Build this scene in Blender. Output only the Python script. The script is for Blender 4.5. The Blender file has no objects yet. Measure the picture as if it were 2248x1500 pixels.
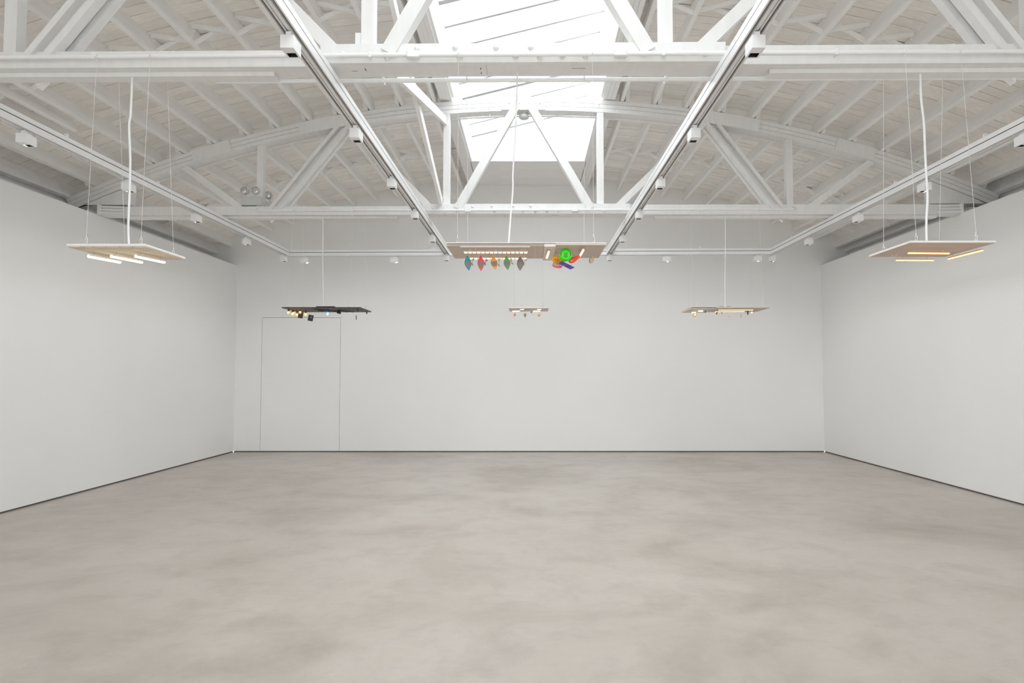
import bpy, bmesh, math, random
from mathutils import Vector, Matrix
random.seed(7)
C = bpy.context.scene
COL = C.collection
PI = math.pi
H = 1.5                                    # eye height

# ---------------------------------------------------------------- camera, sky, exposure
cam = bpy.data.objects.new('camera', bpy.data.cameras.new('camera'))
COL.objects.link(cam)
cam.location = (0, 0, H)
cam.rotation_euler = (PI/2 + math.atan(69/1500), 0, 0)
cam.data.sensor_fit = 'HORIZONTAL'
cam.data.sensor_width = 36
cam.data.lens = 36*1500/2248
cam.data.shift_x = -41/2248
cam.data.clip_start = 0.02
C.camera = cam
C.view_settings.view_transform = 'Standard'
C.view_settings.look = 'None'
C.view_settings.gamma = 1
C.view_settings.use_curve_mapping = False
C.view_settings.exposure = 0.31
wd = bpy.data.worlds.new('overcast_sky'); C.world = wd; wd.use_nodes = True
bg = wd.node_tree.nodes['Background']
bg.inputs[0].default_value = (0.93, 0.965, 1.0, 1)
bg.inputs[1].default_value = 5.3
C.cycles.max_bounces = 14
C.cycles.diffuse_bounces = 10
C.cycles.transparent_max_bounces = 12
C.cycles.sample_clamp_indirect = 12
C.cycles.use_denoising = True
# daylight comes in only through the roof light: a portal guides the sky's own light through it
pl = bpy.data.lights.new('skylight_portal', 'AREA'); pl.shape = 'RECTANGLE'
pl.size = 1.9; pl.size_y = 14.4
po = bpy.data.objects.new('skylight_portal', pl); COL.objects.link(po)
po.location = (-0.04, 4.235, 5.5)
pl.cycles.is_portal = True
# and through the street window in the wall behind the camera
pf = bpy.data.lights.new('window_portal', 'AREA'); pf.shape = 'RECTANGLE'
pf.size = 9.1; pf.size_y = 3.0
pq = bpy.data.objects.new('window_portal', pf); COL.objects.link(pq)
pq.location = (0, -4.99, 1.9); pq.rotation_euler = (PI/2, 0, 0)
pf.cycles.is_portal = True

# ---------------------------------------------------------------- materials
def nodes(name):
    m = bpy.data.materials.new(name); m.use_nodes = True
    nt = m.node_tree
    return m, nt, nt.nodes['Principled BSDF']
def mat(name, col, rough=.5, metal=0, var=.03, scale=6, bump=0, stretch=(1, 1, 1), spec=.5):
    m, nt, b = nodes(name)
    b.inputs['Roughness'].default_value = rough
    b.inputs['Metallic'].default_value = metal
    b.inputs['Specular IOR Level'].default_value = spec
    tc = nt.nodes.new('ShaderNodeTexCoord'); mp = nt.nodes.new('ShaderNodeMapping')
    mp.inputs['Scale'].default_value = stretch
    nz = nt.nodes.new('ShaderNodeTexNoise'); nz.inputs['Scale'].default_value = scale
    nz.inputs['Detail'].default_value = 4
    rp = nt.nodes.new('ShaderNodeValToRGB')
    rp.color_ramp.elements[0].position = .3; rp.color_ramp.elements[1].position = .7
    rp.color_ramp.elements[0].color = (*[c*(1-var) for c in col], 1)
    rp.color_ramp.elements[1].color = (*[min(1, c*(1+var)) for c in col], 1)
    nt.links.new(tc.outputs['Object'], mp.inputs[0]); nt.links.new(mp.outputs[0], nz.inputs['Vector'])
    nt.links.new(nz.outputs[0], rp.inputs[0]); nt.links.new(rp.outputs[0], b.inputs['Base Color'])
    if bump:
        bp = nt.nodes.new('ShaderNodeBump'); bp.inputs['Strength'].default_value = bump
        bp.inputs['Distance'].default_value = .01
        nt.links.new(nz.outputs[0], bp.inputs['Height']); nt.links.new(bp.outputs[0], b.inputs['Normal'])
    return m
def glow(name, col, strength):
    m, nt, b = nodes(name)
    b.inputs['Base Color'].default_value = (*col, 1)
    b.inputs['Emission Color'].default_value = (*col, 1)
    b.inputs['Emission Strength'].default_value = strength
    return m
WALL = mat('wall_paint', (.86, .86, .855), .7, var=.012, scale=.8, spec=.25)
WOOD = mat('painted_timber', (.885, .88, .87), .55, var=.03, scale=3, bump=.08, stretch=(1, 1, 6), spec=.3)
TRUSSWOOD = mat('truss_timber_paint', (.80, .795, .785), .55, var=.03, scale=3, bump=.08, stretch=(6, 1, 1), spec=.3)
def plank_mat():
    m = mat('painted_planks', (.91, .885, .85), .65, var=.05, scale=5, bump=.15, stretch=(1, 8, 8), spec=.25)
    nt = m.node_tree; b = nt.nodes['Principled BSDF']
    src = b.inputs['Base Color'].links[0].from_socket
    oi = nt.nodes.new('ShaderNodeObjectInfo'); hs = nt.nodes.new('ShaderNodeMapRange')
    hs.inputs[3].default_value = .93; hs.inputs[4].default_value = 1.04
    nt.links.new(oi.outputs['Random'], hs.inputs[0])
    mx = nt.nodes.new('ShaderNodeMix'); mx.data_type = 'RGBA'; mx.blend_type = 'MULTIPLY'
    mx.inputs[0].default_value = 1
    cb = nt.nodes.new('ShaderNodeCombineColor')
    for k in range(3): nt.links.new(hs.outputs[0], cb.inputs[k])
    nt.links.new(src, mx.inputs[6]); nt.links.new(cb.outputs[0], mx.inputs[7])
    nt.links.new(mx.outputs[2], b.inputs['Base Color'])
    return m
PLANK = plank_mat()
FELT = mat('dark_roof_felt', (.10, .09, .08), .9)
DARK = mat('dark_reveal', (.13, .12, .11), .9)
BARGREY = mat('pale_grey_aluminium', (.46, .46, .46), .5, var=.02)
BLACK = mat('black_reflector', (.012, .011, .011), .4)
WHITEMETAL = mat('white_enamel', (.86, .86, .86), .35, var=.01)
GLOSSWHITE = mat('gloss_white_channel', (.9, .9, .9), .12, var=.01)
GREYMETAL = mat('grey_enamel', (.60, .62, .60), .45, var=.02)
COPPER = mat('conductor_strip', (.20, .15, .14), .4, .3)
STEEL = mat('bright_steel', (.75, .75, .74), .25, .9)
WIRE = mat('pale_wire', (.72, .72, .71), .4, .2)
CABLE = mat('white_cable', (.85, .85, .85), .45)
PLYPINK = mat('pale_birch_board', (.60, .505, .43), .6, var=.06, scale=9, stretch=(1, 14, 1))
PALEEDGE = mat('white_board_edge', (.84, .82, .79), .6)
TILE = mat('sand_tile', (.70, .60, .49), .55, var=.05, scale=20)
GROUT = mat('brown_grout', (.26, .20, .15), .8)
BLACKBOARD = mat('charcoal_board', (.06, .056, .05), .55, var=.25, scale=14)
BARK = mat('dark_brown_scrap', (.055, .035, .03), .6, var=.2, scale=30)

def concrete():
    m, nt, b = nodes('polished_concrete')
    tc = nt.nodes.new('ShaderNodeTexCoord')
    def noise(scale, detail, dist=0, rough=.6):
        n = nt.nodes.new('ShaderNodeTexNoise'); n.inputs['Scale'].default_value = scale
        n.inputs['Detail'].default_value = detail; n.inputs['Distortion'].default_value = dist
        n.inputs['Roughness'].default_value = rough
        nt.links.new(tc.outputs['Object'], n.inputs['Vector']); return n
    def ramp(n, stops):
        r = nt.nodes.new('ShaderNodeValToRGB'); e = r.color_ramp.elements
        e[0].position, e[0].color = stops[0][0], (*stops[0][1], 1)
        e[1].position, e[1].color = stops[-1][0], (*stops[-1][1], 1)
        for p, c in stops[1:-1]:
            k = e.new(p); k.color = (*c, 1)
        nt.links.new(n.outputs[0], r.inputs[0]); return r
    big = ramp(noise(.55, 6, .6), [(.30, (.38, .340, .300)), (.50, (.485, .443, .402)), (.70, (.535, .495, .458))])
    mid = ramp(noise(2.2, 9, .35, .68), [(.30, (.84, .825, .81)), (.52, (1, 1, 1)), (.72, (1.0, .985, .965))])
    fine = ramp(noise(16, 6, .4, .7), [(.3, (.95, .95, .95)), (.6, (1, 1, 1))])
    def mul(a, c):
        x = nt.nodes.new('ShaderNodeMix'); x.data_type = 'RGBA'; x.blend_type = 'MULTIPLY'
        x.inputs[0].default_value = 1
        nt.links.new(a, x.inputs[6]); nt.links.new(c, x.inputs[7]); return x.outputs[2]
    nt.links.new(mul(mul(big.outputs[0], mid.outputs[0]), fine.outputs[0]), b.inputs['Base Color'])
    rr = nt.nodes.new('ShaderNodeMapRange')
    rr.inputs[3].default_value = .27; rr.inputs[4].default_value = .46
    nt.links.new(noise(3, 6, .5).outputs[0], rr.inputs[0])
    nt.links.new(rr.outputs[0], b.inputs['Roughness'])
    b.inputs['Specular IOR Level'].default_value = .4
    return m
CONCRETE = concrete()

def pane_mat():
    m, nt, b = nodes('skylight_glass'); nt.nodes.remove(b)
    out = nt.nodes['Material Output']
    t = nt.nodes.new('ShaderNodeBsdfTransparent'); t.inputs[0].default_value = (.93, .94, .94, 1)
    g = nt.nodes.new('ShaderNodeBsdfGlossy'); g.inputs['Roughness'].default_value = .1
    nz = nt.nodes.new('ShaderNodeTexNoise'); nz.inputs['Scale'].default_value = 2
    mr = nt.nodes.new('ShaderNodeMapRange'); mr.inputs[3].default_value = .05; mr.inputs[4].default_value = .09
    x = nt.nodes.new('ShaderNodeMixShader')
    nt.links.new(nz.outputs[0], mr.inputs[0]); nt.links.new(mr.outputs[0], x.inputs[0])
    nt.links.new(t.outputs[0], x.inputs[1]); nt.links.new(g.outputs[0], x.inputs[2])
    nt.links.new(x.outputs[0], out.inputs[0])
    return m
PANE = pane_mat()

# ---------------------------------------------------------------- mesh helpers
class MB:
    def __init__(s): s.v = []; s.f = []; s.sm = []
    def add(s, vs, fs, smooth=False):
        o = len(s.v); s.v += [Vector(v) for v in vs]
        s.f += [tuple(i+o for i in f) for f in fs]; s.sm += [smooth]*len(fs)
        return s
    def box(s, x0, x1, y0, y1, z0, z1):
        return s.add([(x, y, z) for x in (x0, x1) for y in (y0, y1) for z in (z0, z1)],
                     [(0, 1, 3, 2), (4, 6, 7, 5), (0, 4, 5, 1), (2, 3, 7, 6), (0, 2, 6, 4), (1, 5, 7, 3)])
    def obox(s, c, ax, ay, az):        # centre and three half-axis vectors
        c, ax, ay, az = map(Vector, (c, ax, ay, az))
        return s.add([c+i*ax+j*ay+k*az for i in (-1, 1) for j in (-1, 1) for k in (-1, 1)],
                     [(0, 1, 3, 2), (4, 6, 7, 5), (0, 4, 5, 1), (2, 3, 7, 6), (0, 2, 6, 4), (1, 5, 7, 3)])
    def bar(s, p0, p1, w, h, up=(0, 0, 1)):
        p0, p1, up = Vector(p0), Vector(p1), Vector(up)
        d = (p1-p0); u = d.normalized(); sd = u.cross(up).normalized(); n = sd.cross(u)
        return s.obox((p0+p1)/2, d/2, sd*w/2, n*h/2)
    def tube(s, pts, r, n=8, cap=True):
        pts = [Vector(p) for p in pts]; vs = []; fs = []
        rs = r if isinstance(r, (list, tuple)) else [r]*len(pts)
        for i, p in enumerate(pts):
            a = pts[max(i-1, 0)]; b = pts[min(i+1, len(pts)-1)]
            t = (b-a).normalized(); ref = Vector((0, 0, 1)) if abs(t.z) < .9 else Vector((1, 0, 0))
            x = t.cross(ref).normalized(); y = t.cross(x)
            for k in range(n):
                an = 2*PI*k/n; vs.append(p + (x*math.cos(an) + y*math.sin(an))*rs[i])
        for i in range(len(pts)-1):
            for k in range(n):
                fs.append((i*n+k, i*n+(k+1) % n, (i+1)*n+(k+1) % n, (i+1)*n+k))
        s.add(vs, fs, True)
        if cap:
            s.add(vs[:n], [tuple(range(n-1, -1, -1))]); s.add(vs[-n:], [tuple(range(n))])
        return s
    def lathe(s, base, axis, prof, n=16):   # prof: (distance along axis, radius)
        base, axis = Vector(base), Vector(axis).normalized()
        return s.tube([base+axis*d for d, _ in prof], [max(r, 1e-5) for _, r in prof], n)
    def ellipsoid(s, c, ax, ay, az, n=14, m=8):
        c, ax, ay, az = map(Vector, (c, ax, ay, az)); vs = []; fs = []
        for i in range(m+1):
            th = PI*i/m
            for k in range(n):
                ph = 2*PI*k/n
                vs.append(c + az*math.cos(th) + (ax*math.cos(ph)+ay*math.sin(ph))*max(math.sin(th), 1e-4))
        for i in range(m):
            for k in range(n):
                fs.append((i*n+k, (i+1)*n+k, (i+1)*n+(k+1) % n, i*n+(k+1) % n))
        return s.add(vs, fs, True)
    def torus(s, c, ax, ay, rx, ry, r, n=28, m=12, rz=None):
        c, ax, ay = Vector(c), Vector(ax).normalized(), Vector(ay).normalized(); az = ax.cross(ay)
        vs = []; fs = []; rz = rz or r
        for i in range(n):
            a = 2*PI*i/n; d = ax*math.cos(a)*rx + ay*math.sin(a)*ry
            o = (ax*math.cos(a)*ry + ay*math.sin(a)*rx).normalized()
            for k in range(m):
                b = 2*PI*k/m; vs.append(c + d + o*r*math.cos(b) + az*rz*math.sin(b))
        for i in range(n):
            for k in range(m):
                fs.append((i*m+k, ((i+1) % n)*m+k, ((i+1) % n)*m+(k+1) % m, i*m+(k+1) % m))
        return s.add(vs, fs, True)
    def prism(s, poly, y0, y1):        # polygon in X-Z extruded along Y
        n = len(poly)
        vs = [(x, y0, z) for x, z in poly] + [(x, y1, z) for x, z in poly]
        return s.add(vs, [tuple(range(n)), tuple(range(2*n-1, n-1, -1))] +
                     [(i, i+n, (i+1) % n+n, (i+1) % n) for i in range(n)])
def wloc(o):
    p = Vector((0, 0, 0))
    while o is not None:
        p += o.location; o = o.parent
    return p
def obj(name, mb, m, parent=None, origin=None, bevel=0):
    if origin is None:
        xs = [v.x for v in mb.v]; ys = [v.y for v in mb.v]; zs = [v.z for v in mb.v]
        origin = Vector(((min(xs)+max(xs))/2, (min(ys)+max(ys))/2, (min(zs)+max(zs))/2))
    me = bpy.data.meshes.new(name)
    me.from_pydata([v-Vector(origin) for v in mb.v], [], mb.f)
    bm = bmesh.new(); bm.from_mesh(me); bmesh.ops.recalc_face_normals(bm, faces=bm.faces)
    if bevel: bmesh.ops.bevel(bm, geom=bm.edges[:], offset=bevel, segments=1, affect='EDGES')
    bm.to_mesh(me); bm.free()
    if not bevel:
        for p, k in zip(me.polygons, mb.sm): p.use_smooth = k
    me.materials.append(m)
    o = bpy.data.objects.new(name, me); COL.objects.link(o)
    o.location = Vector(origin) - (wloc(parent) if parent else Vector((0, 0, 0)))
    if parent: o.parent = parent
    return o
def tag(o, label, cat, group=None):
    o['label'] = label; o['category'] = cat
    if group: o['group'] = group
    return o
def thing(name, label, cat, loc, group=None):
    o = bpy.data.objects.new(name, None); COL.objects.link(o)
    o.empty_display_size = .05; o.location = loc
    return tag(o, label, cat, group)
def struct(name, mb, m, parent=None, origin=None):
    o = obj(name, mb, m, parent, origin)
    if parent is None: o['kind'] = 'structure'
    return o
def dup(root, loc, label):
    r = root.copy(); COL.objects.link(r); r.location = loc; r['label'] = label
    for ch in list(root.children):
        c = ch.copy(); COL.objects.link(c); c.parent = r
        for g in list(ch.children):
            d = g.copy(); COL.objects.link(d); d.parent = c
    return r

# ---------------------------------------------------------------- room shell
XL, XR, YB, YF, WT = -5.64, 5.575, 13.05, -5.0, 3.56
AX, AZ, AR = 0.04, -9.70, 14.80            # the arc of the trusses' top face
def arcz(x, dr=0): return AZ + math.sqrt((AR+dr)**2 - (x-AX)**2)
DECK = .19                                 # purlin depth: planks lie on the purlins
XO = 6.12                                  # outer walls

struct('floor', MB().box(-XO-.1, XO+.1, YF-.1, YB+.1, -.1, 0), CONCRETE, origin=(0, 0, 0))
struct('wall_left', MB().box(XL-.12, XL, YF, YB, .02, WT), WALL)
struct('wall_right', MB().box(XR, XR+.12, YF, YB, .02, WT+.01), WALL)
struct('wall_left_outer', MB().box(-XO-.1, -XO, YF, YB, 0, arcz(-XO, DECK)), WOOD)
struct('wall_right_outer', MB().box(XO, XO+.1, YF, YB, 0, arcz(XO, DECK)), WOOD)
DX0, DX1, DZ = -5.136, -3.640, 2.555       # flush door
arch = [(XO-2*XO*i/40, arcz(XO-2*XO*i/40, DECK+.01)) for i in range(41)]
struct('wall_back', MB().prism([(-XO, .02), (DX0-.006, .02), (DX0-.006, DZ+.006), (DX1+.006, DZ+.006), (DX1+.006, .02), (XO, .02)] + arch,
                               YB, YB+.1), WALL)
WX, WZ0, WZ1 = 4.6, .35, 3.45                # street window behind the camera
struct('wall_front', MB().prism([(-XO, 0), (XO, 0), (XO, WZ0), (-XO, WZ0)], YF-.1, YF)
       .prism([(-XO, WZ0), (-WX, WZ0), (-WX, WZ1), (-XO, WZ1)], YF-.1, YF)
       .prism([(WX, WZ0), (XO, WZ0), (XO, WZ1), (WX, WZ1)], YF-.1, YF)
       .prism([(-XO, WZ1), (XO, WZ1)] + arch, YF-.1, YF), WALL)
struct('ground_outside', MB().box(-40, 40, -45, YF-.1, -.12, -.02), mat('pavement', (.55, .54, .52), .8))
d = struct('door_1', MB().box(DX0, DX1, YB+.002, YB+.05, .02, DZ), WALL)
obj('door_gap_shade', MB().box(DX0-.03, DX1+.03, YB+.06, YB+.1, 0, DZ+.03), DARK, d)  # dark sheet behind the panel, colours in the shade of the door's edge gaps
struct('gap_shade_left', MB().box(XL-.09, XL-.012, YF, YB, 0, .022), DARK)  # recessed dark strips paint in the shade of the gap under the walls
struct('gap_shade_right', MB().box(XR+.012, XR+.09, YF, YB, 0, .022), DARK)
struct('gap_shade_back', MB().box(XL, XR, YB+.012, YB+.09, 0, .022), DARK)

# roof deck: felt above, planks below, purlins, bridging
SKX0, SKX1, SKY0, SKY1, SKZ = -1.0, .915, -3.0, 11.47, 5.10   # roof light opening
ceil_mb = MB()
def arc_slab(mb, x0, x1, y0, y1, dr0, dr1, n):
    a0, a1 = math.asin((x0-AX)/AR), math.asin((x1-AX)/AR)
    vs = []; fs = []
    for i in range(n+1):
        a = a0 + (a1-a0)*i/n
        for r in (AR+dr0, AR+dr1):
            for y in (y0, y1):
                vs.append((AX + r*math.sin(a), y, AZ + r*math.cos(a)))
    for i in range(n):
        b = i*4; c = b+4
        fs += [(b, b+1, c+1, c), (b+2, c+2, c+3, b+3), (b, c, c+2, b+2), (b+1, b+3, c+3, c+1)]
    fs += [(0, 2, 3, 1), (n*4, n*4+1, n*4+3, n*4+2)]
    mb.add(vs, fs); return mb
T = .022
arc_slab(ceil_mb, -XO-.1, SKX0-.03, YF, YB+.1, DECK+T+.028, DECK+T+.06, 24)
arc_slab(ceil_mb, SKX1+.03, XO+.1, YF, YB+.1, DECK+T+.028, DECK+T+.06, 24)
arc_slab(ceil_mb, SKX0-.03, SKX1+.03, SKY1+.05, YB+.1, DECK+T+.028, DECK+T+.06, 8)
arc_slab(ceil_mb, SKX0-.03, SKX1+.03, YF, SKY0-.05, DECK+T+.028, DECK+T+.06, 8)
ceiling = struct('ceiling', ceil_mb, FELT, origin=(0, 0, 0))
PURL_L = [-1.26, -1.68, -2.09, -2.49, -2.89, -3.31, -3.70, -4.12, -4.52, -4.90, -5.29, -5.68]
PURL_R = [1.20, 1.62, 2.03, 2.45, 2.89, 3.31, 3.74, 4.14, 4.57, 4.99, 5.40, 5.81]
PITCH = .140
stuff_mb = MB()
row = 0; y = YF
while y < YB:
    y1 = min(y+PITCH, YB)
    for side, ends, joints in ((-1, (-XO, SKX0-.16), PURL_L), (1, (SKX1+.16, XO), PURL_R)):
        cuts = sorted(random.sample([j for j in joints if abs(j) > 1.9 and abs(j) < 5.4], 1 + (row + side) % 2 if row % 3 else 1))
        ok = [cuts[0]] if cuts else []
        for c in cuts[1:]:
            if abs(c-ok[-1]) > .8: ok.append(c)
        xs = [ends[0]] + ok + [ends[1]]
        for a, b in zip(xs[:-1], xs[1:]):
            g = random.choice([.002, .003, .004, .005, .006, .009]); dz = random.uniform(0, .004) + (.020 if abs(y-6.62) < .07 or abs(y-11.10) < .07 else 0)
            mb = stuff_mb if y < 4.6 else MB()
            arc_slab(mb, a+.002, b-.002, y+g, y1-.0008, DECK+dz, DECK+T+dz, max(2, int((b-a)/.7)))
            if y >= 4.6: obj('plank', mb, PLANK, ceiling)
    row += 1; y = y1
o = obj('planks', stuff_mb, PLANK, ceiling, origin=(0, 0, 0)); o['kind'] = 'stuff'
# boarding under the deck beyond the roof light
for k, (ya, yb, z) in enumerate(((SKY1+.02, 12.04, 5.095), (12.045, 12.57, 5.10), (12.575, YB, 5.12))):
    obj('soffit_board', MB().box(SKX0-.02, SKX1+.02, ya, yb, z, z+.05), WOOD, ceiling)
def purlin(x, y0, y1, name='purlin', w=.045, h=DECK, drop=0):
    a = math.asin((x-AX)/AR); n = Vector((math.sin(a), 0, math.cos(a))); t = Vector((math.cos(a), 0, -math.sin(a)))
    c = Vector((AX, 0, AZ)) + n*(AR+DECK/2-drop+.001) + Vector((0, (y0+y1)/2, 0))
    return obj(name, MB().obox(c, t*w/2, Vector((0, (y1-y0)/2, 0)), n*(h/2-.001)), WOOD, ceiling)
for x in PURL_L + PURL_R:
    s = -1 if x < 0 else 1
    purlin(x, 4.50, 8.98)
    purlin(x + s*.06, 8.74, YB)
    purlin(x + s*.06, .2, 4.76)
purlin(-5.06, 4.6, 7.48, 'sistered_purlin', .045, .10, .06)
for s in (-1, 1):                                   # rim joists above the drywall
    for ya, yb in ((.2, 4.5), (4.5, 8.70), (8.70, YB)):
        purlin(s*6.04, ya+.004, yb-.004, 'rim_joist', .05, .2, .01)
def bridging(xs, Y):
    for a, b in zip(xs[:-1], xs[1:]):
        if abs(a-b) > .6: continue
        for lo, hi, dy in ((a, b, -.025), (b, a, .025)):
            obj('bridging_strut', MB().bar((lo, Y+dy, arcz(lo)+.02), (hi, Y+dy, arcz(hi)+DECK-.02), .04, .018, (0, 1, 0)), WOOD, ceiling)
for Y, off in ((6.55, 0), (10.95, .06)):
    bridging([x-off for x in PURL_L], Y); bridging([x+off for x in PURL_R], Y)

# ---------------------------------------------------------------- roof light
ZL, ZR = 5.58, 6.06
sk = struct('window_1', MB().box(SKX0-.03, SKX0, SKY0, SKY1, SKZ, ZL), WALL)          # left curb
obj('curb', MB().box(SKX1, SKX1+.03, SKY0, SKY1, SKZ, ZR), WALL, sk)
sl = (ZR-ZL)/(SKX1-SKX0)
for ya in (SKY1, SKY0-.03):
    obj('curb', MB().prism([(SKX0-.03, SKZ), (SKX1+.03, SKZ), (SKX1+.03, ZR), (SKX0-.03, ZL)], ya, ya+.03), WALL, sk)
for x0, x1 in ((SKX0-.19, SKX0-.03), (SKX1+.03, SKX1+.19)):
    for k in range(3):
        w = (x1-x0)/3
        for ya, yb in ((SKY0, 4.5), (4.505, 8.78), (8.785, YB)):
            obj('curb_beam', MB().box(x0+w*k+.001, x0+w*(k+1)-.001, ya, yb, SKZ-.02-.004*k, 5.29), WOOD, sk)
bars_y = [SKY1-.02]
yy = 10.9
while yy > SKY0+.2:
    bars_y.append(yy); yy -= .52
bars_y.append(SKY0+.02)
def zroof(x): return ZL + sl*(x-SKX0)
for i, by in enumerate(bars_y):
    w = .044 if i % 5 != 3 else .08
    mb = MB().obox(((SKX0+SKX1)/2, by, (ZL+ZR)/2-.032), Vector((SKX1-SKX0, 0, ZR-ZL))/2, (0, w/2, 0), (0, 0, .032))
    obj('glazing_bar', mb, BARGREY, sk)
for a, b in zip(bars_y[1:], bars_y[:-1]):
    obj('pane', MB().obox(((SKX0+SKX1)/2, (a+b)/2, (ZL+ZR)/2+.004), Vector((SKX1-SKX0, 0, ZR-ZL))/2, (0, (b-a)/2-.002, 0), (0, 0, .003)), PANE, sk)

w2 = struct('window_2', MB().box(-WX, WX, YF-.09, YF-.02, WZ0, WZ0+.05).box(-WX, WX, YF-.09, YF-.02, WZ1-.05, WZ1)
            .box(-WX, -WX+.05, YF-.09, YF-.02, WZ0, WZ1).box(WX-.05, WX, YF-.09, YF-.02, WZ0, WZ1), WHITEMETAL)
for k in range(4):
    xa = -WX+.05 + (2*WX-.1)/4*k; xb = xa + (2*WX-.1)/4
    obj('pane', MB().box(xa, xb, YF-.058, YF-.052, WZ0+.05, WZ1-.05), PANE, w2)
    if k: obj('mullion', MB().box(xa-.03, xa+.03, YF-.09, YF-.02, WZ0+.05, WZ1-.05), WHITEMETAL, w2)

# ---------------------------------------------------------------- trusses
CZ = 3.558                                   # underside of bottom chord
def hexbolt(mb, x, y, z, r=.013):
    mb.lathe((x, y, z), (0, -1, 0), [(0, r*1.6), (.004, r*1.6), (.004, r), (.016, r), (.018, 0)], 8)
def truss(Y0, slope, label):
    Yf = lambda x: Y0 - slope*x
    t = thing('roof_truss', label, 'truss', (0, Y0, CZ))
    up = (0, 1, 0)
    # bottom chord in two lengths, centre splice board, straps
    for a, b, top in ((-5.62, -.3, .112), (-.298, 5.56, .128)):
        obj('bottom_chord', MB().add(
            [(x, Yf(x)+dy, z) for x in (a, b) for dy in (0, .17) for z in (CZ, CZ+top)],
            [(0, 1, 3, 2), (4, 6, 7, 5), (0, 4, 5, 1), (2, 3, 7, 6), (0, 2, 6, 4), (1, 5, 7, 3)]), TRUSSWOOD, t)
    obj('splice_board', MB().bar((-1.40, Yf(-1.4)-.0235, CZ+.066), (1.29, Yf(1.29)-.0235, CZ+.066), .045, .13, (0, 0, 1)), TRUSSWOOD, t)
    for a, b in ((-5.3, -1.75), (1.62, 5.3)):
        obj('chord_packer', MB().bar((a, Yf(a)+.115, CZ-.016), (b, Yf(b)+.115, CZ-.016), .09, .03), TRUSSWOOD, t)
    for x, dz in [(-.95, .03), (-.755, .095), (-.47, .035), (-.5, .1), (-.23, .1), (0, .1), (-.1, .04), (.06, .03), (.21, .035), (.36, .035), (-1.25, .06), (1.15, .05)]:
        b = MB(); hexbolt(b, x, Yf(x)-.046, CZ+dz); obj('bolt', b, WHITEMETAL, t)
    # top chord: bent boards in four layers
    for k in range(3):
        cutx = [(-.55, 2.2), (-2.4, .9), (-.9, 2.9)][k]
        xs = [-6.08, *cutx, 6.08]
        for a, b in zip(xs[:-1], xs[1:]):
            mb = MB(); n = max(3, int((b-a)/.3))
            arc_slab(mb, a+.002, b-.002, 0, .17, -.165+.055*k+.002, -.165+.055*(k+1)-.002, n)
            mb.v = [Vector((v.x, v.y+Yf(v.x), v.z)) for v in mb.v]
            obj('top_chord_board', mb, TRUSSWOOD, t)
    for xa, xb in ((-.385, .19),):
        b = MB().box(xa, xb, Yf(0)-.03, Yf(0)-.004, 4.935, 5.107); obj('splice_plate', b, TRUSSWOOD, t)
        for x in (-.28, -.15, -.02, .06, .12):
            b = MB(); hexbolt(b, x, Yf(x)-.03, 5.02, .009); obj('bolt', b, WHITEMETAL, t)
    for xa, xb in ((-3.05, -2.30), (2.28, 3.0), (-4.45, -3.95), (4.0, 4.5)):
        mb = MB(); arc_slab(mb, xa, xb, -.022, -.002, -.163, -.003, 4)
        mb.v = [Vector((v.x, v.y+Yf(v.x), v.z)) for v in mb.v]
        obj('splice_plate', mb, TRUSSWOOD, t)
    # thin rod along the back of the top chord's underside
    obj('conduit', MB().tube([(x, Yf(x)+.15, arcz(x, -.185)) for x in [-5.2+i*.4 for i in range(27)]], .010, 6), TRUSSWOOD, t)
    # web
    def web(name, p0, p1, w, y0, y1):
        (xa, za), (xb, zb) = p0, p1
        return obj(name, MB().bar((xa, Yf(xa)+(y0+y1)/2, za), (xb, Yf(xb)+(y0+y1)/2, zb), w, y1-y0, up) if False else
                   web_mb(xa, za, xb, zb, w, Yf(xa), Yf(xb), y0, y1), TRUSSWOOD, t)
    def web_mb(xa, za, xb, zb, w, fa, fb, y0, y1):
        d = Vector((xb-xa, 0, zb-za)).normalized(); n = Vector((-d.z, 0, d.x))*w/2
        vs = []
        for (x, z, f) in ((xa, za, fa), (xb, zb, fb)):
            for s in (-1, 1):
                for yy in (y0, y1):
                    vs.append((x+s*n.x, f+yy, z+s*n.z))
        return MB().add(vs, [(0, 1, 3, 2), (4, 6, 7, 5), (0, 4, 5, 1), (2, 3, 7, 6), (0, 2, 6, 4), (1, 5, 7, 3)])
    ct = CZ + .10
    for x in (-3.55, 3.38): web('post', (x, ct), (x, arcz(x, -.155)), .085, .03, .12)
    for x in (-1.10, .91): web('post', (x, ct), (x, arcz(x, -.155)), .085, .005, .10)
    web('diagonal', (-4.55, arcz(-4.55, -.16)), (-3.80, ct), .085, .02, .11)
    web('diagonal', (4.45, arcz(4.45, -.16)), (3.64, ct), .085, .02, .11)
    for s in (-1, 1):
        xa, xb = (-2.42, -3.33) if s < 0 else (2.33, 3.21)
        for off in (-.068, .068):
            for y0, y1 in ((-.03, .045), (.105, .17)):
                web('diagonal', (xa+off, arcz(xa, -.12)), (xb+off, ct-.03), .042, y0, y1)
        web('diagonal_filler', (xa, arcz(xa, -.14)), (xb, ct-.01), .068, .035, .12)
        wx = xb + s*.10
        obj('wedge_block', MB().prism([(wx-.03, CZ-.001), (wx+.03, CZ-.001), (wx+.03*s, CZ-.06)], Yf(wx)+.17, Yf(wx)+.23), WHITEMETAL, t)
        if s < 0: obj('cleat', MB().box(-1.183, -1.145, Yf(-1.1)+.01, Yf(-1.1)+.09, CZ+.115, CZ+.235), TRUSSWOOD, t)
    web('diagonal', (-2.40, arcz(-2.40, -.13)), (-1.29, ct-.03), .085, -.03, .05)
    web('diagonal', (2.30, arcz(2.30, -.13)), (1.10, ct-.03), .085, -.03, .05)
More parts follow.
